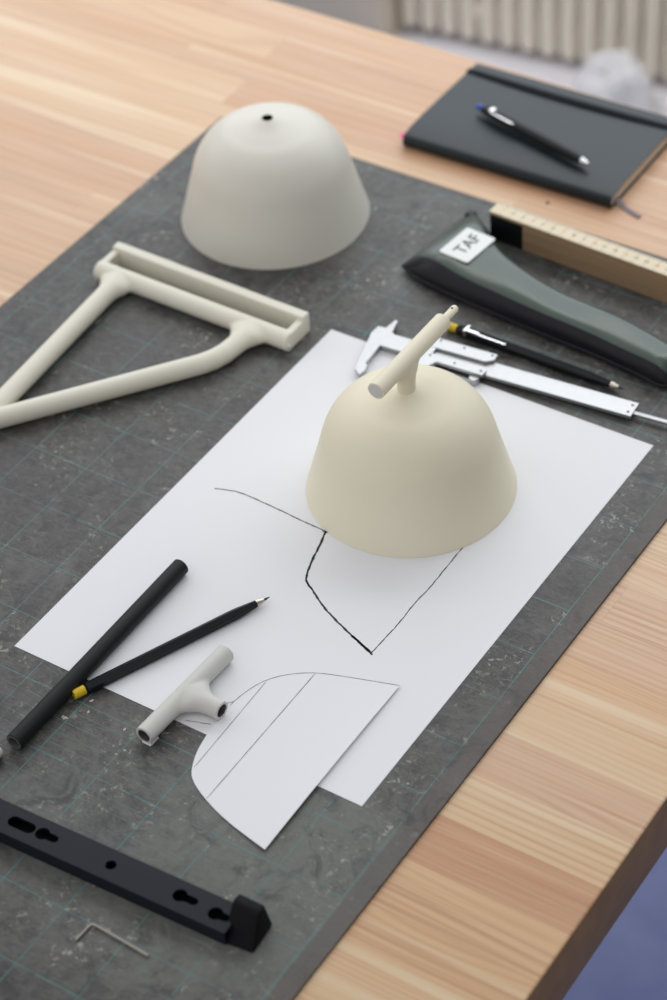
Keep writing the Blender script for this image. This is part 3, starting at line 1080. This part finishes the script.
bm = bmesh.new()
NS, NT_ = 90, 34
G = {}
for sd in (1, -1):
    for i in range(NS + 1):
        for j in range(NT_ + 1):
            tt = 0.5 - 0.5 * math.cos(math.pi * j / NT_)
            G[sd, i, j] = bm.verts.new(pouch_pt(i / NS, tt, sd))
for sd in (1, -1):
    for i in range(NS):
        for j in range(NT_):
            bm.faces.new((G[sd, i, j], G[sd, i + 1, j], G[sd, i + 1, j + 1], G[sd, i, j + 1]))
for i in range(NS):
    for j in (0, NT_):
        bm.faces.new((G[1, i, j], G[1, i + 1, j], G[-1, i + 1, j], G[-1, i, j]))
for j in range(NT_):
    for i in (0, NS):
        bm.faces.new((G[1, i, j], G[1, i, j + 1], G[-1, i, j + 1], G[-1, i, j]))
pb = link('body', bm, [M['leather'], M['leather_black_shade']], pouch, auto=70)
for p_ in pb.data.polygons:       # side shade and green window sheen put into the leather colours
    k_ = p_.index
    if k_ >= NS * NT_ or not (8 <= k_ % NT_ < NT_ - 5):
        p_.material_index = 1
# piping along the seam
bm = bmesh.new()
path = [samp(LP, i / 60) for i in range(61)] + [samp(UP, 1 - i / 60) for i in range(61)]
path = [Vector((p.x - 0.17, p.y - 0.505, 0.0050)) for p in path]
rings = []
for i, p in enumerate(path):
    d = (path[(i + 1) % len(path)] - path[i - 1]).normalized()
    n = Vector((-d.y, d.x, 0))
    rings.append([bm.verts.new(p + (n * math.cos(a) + Vector((0, 0, 1)) * math.sin(a)) * 0.0011) for a in [2 * math.pi * k / 8 for k in range(8)]])
for i in range(len(rings)):
    a, b = rings[i], rings[(i + 1) % len(rings)]
    for k in range(8):
        bm.faces.new((a[k], a[(k + 1) % 8], b[(k + 1) % 8], b[k]))
link('piping', bm, M['leather_black_shade'], pouch)
# label following the leather, with its lettering
LC = Vector((0.0790 - 0.17, 0.5150 - 0.505, 0))
lrot = math.radians(5)


def leather_z(x, y):
    best = None
    for i in range(NS + 1):
        a, b = samp_cache[i]
        px = a.x + (b.x - a.x) * 0.5 - 0.17
        if best is None or abs(px - x) < best[0]:
            best = (abs(px - x), i)
    i = best[1]
    a, b = samp_cache[i]
    t = min(1, max(0, (y + 0.505 - a.y) / (b.y - a.y)))
    return pouch_pt(i / NS, t).z


samp_cache = [(samp(LP, i / NS), samp(UP, i / NS)) for i in range(NS + 1)]
zs = [leather_z(LC.x + dx, LC.y + dy) for dx, dy in ((0, 0), (0.013, 0), (-0.013, 0), (0, 0.019), (0, -0.019))]
lab = bpy.data.objects.new('label_patch', None)
bm = bmesh.new()
W2, H2, rc = 0.0205, 0.0148, 0.002
o_ = []
for cx, cy, a0 in ((W2 - rc, H2 - rc, 0), (-W2 + rc, H2 - rc, 90), (-W2 + rc, -H2 + rc, 180), (W2 - rc, -H2 + rc, 270)):
    for k in range(6):
        a = math.radians(a0 + 18 * k)
        o_.append((cx + rc * math.cos(a), cy + rc * math.sin(a)))
prism(bm, o_, -0.0005, 0.0005)
bpy.data.objects.remove(lab)
lab = link('label_patch', bm, M['label'], pouch, smooth=False)
# plane through leather samples
tx = math.atan2(zs[1] - zs[2], 0.026)
ty = math.atan2(zs[3] - zs[4], 0.038)
nrm = Vector((-(zs[1] - zs[2]) / 0.026, -(zs[3] - zs[4]) / 0.038, 1)).normalized()
xa = Vector((math.sin(lrot) * 1.0, math.cos(lrot), 0))      # text runs along +y
xa = (xa - nrm * xa.dot(nrm)).normalized()
ya = nrm.cross(xa)
lm = Matrix((xa, ya, nrm)).transposed().to_4x4()
lm.translation = Vector((LC.x, LC.y, max(zs) + 0.0004))
lab.matrix_local = lm


def letters(name, body, size, mat, parent, depth=0.0001, bold=0.0):
    cu = bpy.data.curves.new(name, 'FONT')
    cu.body = body
    cu.size = size
    cu.extrude = depth
    cu.offset = bold
    cu.align_x = 'CENTER'
    cu.align_y = 'CENTER'
    tmp = bpy.data.objects.new(name, cu)
    COL.objects.link(tmp)
    dg = bpy.context.evaluated_depsgraph_get()
    me = bpy.data.meshes.new_from_object(tmp.evaluated_get(dg))
    bpy.data.objects.remove(tmp)
    me.materials.clear()
    me.materials.append(mat)
    o = bpy.data.objects.new(name, me)
    COL.objects.link(o)
    o.parent = parent
    return o


tx_ = letters('lettering', 'TAF', 0.0165, M['ink'], lab, 0.0001, 0.0)
tx_.location = (0.001, 0, 0.0006)
bm = bmesh.new()
box(bm, -0.1295, -0.1215, 0.0690, 0.0770, 0.003, 0.0085, 0.0012)
link('zip_pull', bm, M['leather_black_shade'], pouch)

# ------------------------------------------------------------------ folding rule
rule = thing('folding_rule', 'folded wooden measuring rule standing behind the leather pouch', 'ruler', (0.0715, 0.5625, 0.0), math.radians(-2.7))
NSL = 9
SH = 0.0282 / NSL
for k in range(NSL):
    bm = bmesh.new()
    x0 = 0.0 if k == NSL - 1 else (0.034 if k % 2 == 0 else 0.034)
    ytop = 0.0008 if k % 3 else 0.0004
    box(bm, x0, 0.236, ytop * 0.6, 0.0170, k * SH + 0.0001, (k + 1) * SH - 0.0001, 0.0003, 1)
    for f in bm.faces:
        if k == NSL - 1 and f.normal.z > 0.7:
            f.material_index = 1
    bm.normal_update()
    for f in bm.faces:
        f.material_index = 1 if (k == NSL - 1 and f.normal.z > 0.7) else 0
    link('slat', bm, [M['ruleside'], M['ruletop']], rule, smooth=False)
bm = bmesh.new()
box(bm, 0.001, 0.0338, 0.0006, 0.0160, 0.0002, 0.0282 - SH - 0.0003, 0.0006)
tag(link('end_hinge', bm, M['black'], rule), 'black hinge end')
for i in range(1, 23):
    s = letters('scale_number', str(i if i % 10 else i), 0.0042, M['pinkred'] if 'pinkred' in M else M.setdefault('pinkred', simple('red_print', (0.62, 0.06, 0.05, 1), 0.5)), rule, 0.00004) if i % 3 == 1 else \
        letters('scale_number', str(i), 0.0042, M['ink'], rule, 0.00004)
    s.location = (0.0100 * i, 0.0082, 0.0283)

# ------------------------------------------------------------------ notebook
nb = thing('notebook', 'closed black notebook with an elastic band and pink tab', 'notebook', (-0.0690, 0.6485, TT), math.radians(1.0))
NL, NW, NH = 0.2110, 0.1375, 0.0148


def curl(x, y):
    """cover sags toward the open long side"""
    return 1.0 - 0.16 * (y / NW) ** 2 - 0.22 * max(0.0, 1 - y / 0.034) ** 2


bm = bmesh.new()
# cover: a U section (back board, rounded spine, front board), swept along x
sec = []
R_ = NH / 2
outer = [(NW, 0.0)] + [(0.012 * (1 - i / 4), 0.0) for i in range(0)]
outer += [(R_ * 0.55 - R_ * 0.55 * math.sin(math.pi * i / 12), R_ - R_ * math.cos(math.pi * i / 12)) for i in range(13)]
outer += [(NW * k / 10, NH) for k in range(1, 11)]
thk = 0.0012
inner = [(NW, NH - thk)] + [(NW * k / 10, NH - thk) for k in range(9, 0, -1)]
inner += [(R_ * 0.55 - (R_ * 0.55 - thk) * math.sin(math.pi * (12 - i) / 12), R_ - (R_ - thk) * math.cos(math.pi * (12 - i) / 12)) for i in range(13)]
inner += [(NW, thk)]
sec = outer + inner
XS = [0.0, 0.0015] + [NL * k / 20 for k in range(1, 20)] + [NL - 0.0015, NL]
rows = []
for x in XS:
    rows.append([bm.verts.new((x, y, z * curl(x, y))) for y, z in sec])
for a, b in zip(rows, rows[1:]):
    for i in range(len(sec)):
        j = (i + 1) % len(sec)
        bm.faces.new((a[i], a[j], b[j], b[i]))
for r in (rows[0], rows[-1]):
    m_ = len(outer)
    for i in range(m_ - 1):
        bm.faces.new((r[i], r[i + 1], r[len(sec) - 2 - i], r[len(sec) - 1 - i]))
link('cover', bm, M['notebook'], nb, auto=50)
bm = bmesh.new()
g = {}
for i in range(12):
    for j in range(12):
        y = 0.0035 + (NW - 0.0055) * j / 11
        x = 0.0016 + (NL - 0.0032) * i / 11
        g[i, j] = (bm.verts.new((x, y, 0.0014)), bm.verts.new((x, y, NH * curl(x, y) - 0.0014)))
for i in range(11):
    for j in range(11):
        for s in (0, 1):
            bm.faces.new([g[a][s] for a in ((i, j), (i + 1, j), (i + 1, j + 1), (i, j + 1))])
for i in range(11):
    for j in (0, 11):
        bm.faces.new((g[i, j][0], g[i + 1, j][0], g[i + 1, j][1], g[i, j][1]))
        bm.faces.new((g[j, i][0], g[j, i + 1][0], g[j, i + 1][1], g[j, i][1]))
link('pages', bm, M['pages'], nb, smooth=False)
bm = bmesh.new()
ey = NW - 0.016
prev = None
for k in range(25):
    x = -0.0008 + (NL + 0.0016) * k / 24
    yy = ey - 0.0035 * math.sin(math.pi * k / 24)
    zt = NH * curl(x, yy) + 0.0011 + 0.0012 * math.sin(math.pi * k / 24)
    cur = [bm.verts.new((x, yy - 0.0033, zt)), bm.verts.new((x, yy + 0.0033, zt)), bm.verts.new((x, yy + 0.0033, zt - 0.0008)), bm.verts.new((x, yy - 0.0033, zt - 0.0008))]
    if prev:
        for i in range(4):
            bm.faces.new((prev[i], prev[(i + 1) % 4], cur[(i + 1) % 4], cur[i]))
    prev = cur
for sx in (-0.0010, NL + 0.0002):
    box(bm, sx, sx + 0.0008, ey - 0.0033, ey + 0.0033, 0.0005, NH * 0.9)
link('elastic_band', bm, M['elastic'], nb, smooth=False)
bm = bmesh.new()
box(bm, -0.0065, 0.0060, 0.0040, 0.0105, 0.0075, 0.0082, 0.0003)
tag(link('page_tab', bm, M['pink'], nb), 'bright pink tab')
bm = bmesh.new()
P_ = catmull([(0.2055, 0.013, 0.0060), (0.2110, 0.0115, 0.0050), (0.2170, 0.0100, 0.0022), (0.2240, 0.0070, 0.0010), (0.2330, 0.0040, 0.0010), (0.2385, 0.0025, 0.0010)], 5)
prev = None
for p in P_:
    n = Vector((0.25, 0.97, 0)) * 0.0022
    cur = [bm.verts.new(p + n), bm.verts.new(p - n), bm.verts.new(p - n - Vector((0, 0, 0.0005))), bm.verts.new(p + n - Vector((0, 0, 0.0005)))]
    if prev:
        for i in range(4):
            bm.faces.new((prev[i], prev[(i + 1) % 4], cur[(i + 1) % 4], cur[i]))
    prev = cur
link('bookmark_ribbon', bm, M['ribbon'], nb)

# ------------------------------------------------------------------ pen on the notebook
pen = thing('ballpoint_pen', 'black click pen with a blue button resting on the notebook', 'pen', (-0.0270, 0.7120, TT + 0.0207), math.atan2(-0.0335, 0.1320))
pen.rotation_euler.y = math.radians(-0.1)
bm = bmesh.new()
lathe(bm, [(0, 0.010), (0.0040, 0.010), (0.0046, 0.012), (0.0050, 0.050), (0.0050, 0.095), (0.0044, 0.122), (0.0034, 0.1285), (0, 0.1285)], 32, 'X')
link('barrel', bm, M['black'], pen)
bm = bmesh.new()
lathe(bm, [(0, 0.0), (0.0022, 0.0), (0.0029, 0.0008), (0.0029, 0.0075), (0, 0.0075)], 24, 'X')
tag(link('push_button', bm, M['blue'], pen), 'blue push button')
bm = bmesh.new()
lathe(bm, [(0, 0.007), (0.0036, 0.007), (0.0036, 0.0102), (0, 0.0102)], 24, 'X')
link('collar', bm, M['black'], pen)
bm = bmesh.new()
box(bm, 0.0165, 0.0215, -0.0032, 0.0032, 0.0010, 0.0054, 0.001)
box(bm, 0.020, 0.048, -0.0048, -0.0030, 0.0034, 0.0044, 0.0004)
tag(link('clip', bm, M['chrome'], pen), 'chrome clip')
bm = bmesh.new()
lathe(bm, [(0, 0.1280), (0.0033, 0.1280), (0.0030, 0.1310), (0.0012, 0.1365), (0.0, 0.1370)], 24, 'X')
tag(link('tip', bm, M['chrome'], pen), 'chrome tip')

# ------------------------------------------------------------------ black metal bar
bar = thing('mounting_bar', 'black metal mounting bar with keyhole slots and a block at its end', 'bar', (0.3050, -0.1585, 0.0), math.radians(2.5))
bm = bmesh.new()
bw = 0.0118
hs = [slot(-0.1715, -0.1590, 0.0, 0.0044), keyhole(-0.1485, 0.0003, 0.0050, 0.0030, 0.0095), circ(-0.0935, 0.0000, 0.0038), keyhole(-0.0400, 0.0005, 0.0050, 0.0030, 0.0105),
      keyhole(-0.0120, -0.0010, 0.0050, 0.0030, 0.0075), slot(-0.2400, -0.2200, 0, 0.0044)]
ol = [(-0.26, -bw), (0.0015, -bw), (0.0015, bw), (-0.26, bw)]
prism(bm, ol, 0.0095, 0.0120, hs)
box(bm, -0.26, 0.0015, -bw, -bw + 0.0020, 0.0002, 0.0096)
box(bm, -0.26, 0.0015, bw - 0.0020, bw, 0.0002, 0.0096)
link('channel', bm, M['barmetal'], bar, smooth=False)
bm = bmesh.new()
box(bm, -0.26, 0.0015, -bw + 0.0022, bw - 0.0022, 0.0002, 0.0015)
link('inner_lining', bm, M['black'], bar, smooth=False)
bm = bmesh.new()
hv = [bm.verts.new(Vector(p)) for p in ((-0.0018, -0.0118, 0.0002), (0.0212, -0.0100, 0.0002), (0.0200, 0.0165, 0.0002), (-0.0018, 0.0165, 0.0002),
                                        (-0.0030, 0.0060, 0.0228), (0.0180, 0.0050, 0.0228), (0.0172, 0.0135, 0.0220), (-0.0030, 0.0140, 0.0225))]
for f in ((0, 1, 2, 3), (4, 5, 6, 7), (0, 1, 5, 4), (1, 2, 6, 5), (2, 3, 7, 6), (3, 0, 4, 7)):
    bm.faces.new([hv[i] for i in f])
bmesh.ops.recalc_face_normals(bm, faces=bm.faces[:])
bmesh.ops.bevel(bm, geom=bm.edges[:], offset=0.0022, segments=3, profile=0.5, affect='EDGES')
link('end_block', bm, M['rubber'], bar)

# ------------------------------------------------------------------ hex key
bm = bmesh.new()
P_ = [Vector((0.2228, -0.2170, 0.0011)), Vector((0.2232, -0.2075, 0.0011)), Vector((0.2234, -0.2035, 0.0011)), Vector((0.2240, -0.2016, 0.0011)), Vector((0.2256, -0.2008, 0.0011)),
      Vector((0.2300, -0.2008, 0.0011)), Vector((0.2500, -0.2017, 0.0011)), Vector((0.2700, -0.2026, 0.0011))]
rings = []
for i, p in enumerate(P_):
    d = (P_[min(i + 1, len(P_) - 1)] - P_[max(i - 1, 0)]).normalized()
    n = Vector((-d.y, d.x, 0))
    rings.append([bm.verts.new(p + (n * math.cos(a) + Vector((0, 0, 1)) * math.sin(a)) * 0.00105) for a in [2 * math.pi * k / 6 for k in range(6)]])
for a, b in zip(rings, rings[1:]):
    for k in range(6):
        bm.faces.new((a[k], a[(k + 1) % 6], b[(k + 1) % 6], b[k]))
bm.faces.new(rings[0])
bm.faces.new(rings[-1])
tag(link('hex_key', bm, M['hexkey'], smooth=False), 'small bent steel hex key on the mat below the black bar', 'hex key')

# ------------------------------------------------------------------ radiator
rad = wp(thing('radiator', 'cream column radiator standing against the wall behind the workbench', 'radiator'))
ZB = -0.755
xs = [-0.365 + 0.0335 * i for i in range(34)]
bm = bmesh.new()
rr = 0.0142
prof_ = [(0.0, ZB)] + [(rr * math.sin(a), ZB + rr - rr * math.cos(a)) for a in [math.pi / 2 * k / 5 for k in range(1, 6)]]
prof_ += [(rr, -0.10)] + [(rr * math.cos(a), -0.10 + rr * math.sin(a)) for a in [math.pi / 2 * k / 4 for k in range(1, 4)]] + [(0, -0.10 + rr)]
lathe(bm, prof_, 20)
c0 = link('column', bm, M['radiator'], rad)
c0.location = (xs[0], -0.140, 0)
for q, x in enumerate(xs):
    for yy in (-0.140, -0.103):
        if q == 0 and yy == -0.140:
            continue
        c_ = c0.copy()
        COL.objects.link(c_)
        c_.parent = rad
        c_.location = (x, yy, 0)
for zz in (ZB + 0.045, -0.15):
    bm = bmesh.new()
    lathe(bm, [(0, xs[0] - 0.012), (0.014, xs[0] - 0.012), (0.014, xs[-1] + 0.012), (0, xs[-1] + 0.012)], 20, 'X', (0, -0.1215, zz))
    link('header_pipe', bm, M['radiator'], rad)
for x in (xs[3] + 0.0167, xs[-4] + 0.0167):
    bm = bmesh.new()
    box(bm, x - 0.005, x + 0.005, -0.150, -0.0, ZB + 0.05, ZB + 0.062)
    link('wall_bracket', bm, M['radiator'], rad, smooth=False)

# ------------------------------------------------------------------ crumpled white film by the radiator
bm = bmesh.new()
bmesh.ops.create_icosphere(bm, subdivisions=5, radius=1.0)
from mathutils import noise as mn
for v in bm.verts:
    p = v.co.copy()
    k = 1 + 0.32 * mn.noise(p * 1.7 + Vector((3, 1, 2))) + 0.16 * abs(mn.noise(p * 5.1)) + 0.05 * mn.noise(p * 13)
    q = Vector((p.x * 0.052 * k, p.y * 0.050 * k, p.z * 0.078 * k))
    q.z = max(q.z, -0.052)
    spread = 1 + 0.9 * max(0, -q.z / 0.052)
    v.co = Vector((q.x * spread, q.y * spread, q.z + 0.052))
bag = link('plastic_bag', bm, M['bag'])
tag(bag, 'crumpled white plastic bag on the pale floor in front of the radiator', 'bag')
bag.location = (-0.438, 1.785, FLOOR_Z + 0.0125)

# ------------------------------------------------------------------ crumbs
def fleck(name, x, y, z, r, mat, label, cat, group=None, seed=0):
    rnd = random.Random(seed)
    bm = bmesh.new()
    n = 9
    top = [bm.verts.new((r * (0.5 + rnd.random() * 0.9) * math.cos(2 * math.pi * k / n), 0.7 * r * (0.5 + rnd.random() * 0.9) * math.sin(2 * math.pi * k / n), 0.0)) for k in range(n)]
    c_ = bm.verts.new((0, 0, r * 0.35))
    for k in range(n):
        bm.faces.new((top[k], top[(k + 1) % n], c_))
    bm.faces.new(top[::-1])
    o = link(name, bm, mat, smooth=False)
    o.location = (x, y, z)
    o.rotation_euler = (0, 0, rnd.random() * 6)
    return tag(o, label, cat, group)


CHIP_LABELS = ('largest pale paint chip, on the mat just right of the thick black tube', 'pale paint chip on the mat below the yellow pencil end, nearest to it',
               'small pale paint chip between the largest chip and the one below the yellow end', 'small pale paint chip just left of the grey connector end, the upper one',
               'small pale paint chip below the lower end of the grey connector')
M['chip'] = simple('pale_paint_chip', (0.52, 0.49, 0.40, 1), 0.6)
for i_, (x_, y_, r_) in enumerate(((0.0969, -0.0673, 0.0026), (0.1040, -0.0448, 0.0016), (0.1087, -0.0544, 0.0012), (0.1405, -0.0548, 0.0013), (0.1524, -0.0703, 0.0014))):
    fleck('paint_chip', x_, y_, 0.0001, r_, M['chip'], CHIP_LABELS[i_], 'chip', 'paint chips by the black tube', i_ + 3)
fleck('crumb', 0.0888, 0.6359, TT + 0.0001, 0.0022, M['black'], 'small black crumb on the wood between notebook and folding rule', 'crumb', None, 5)
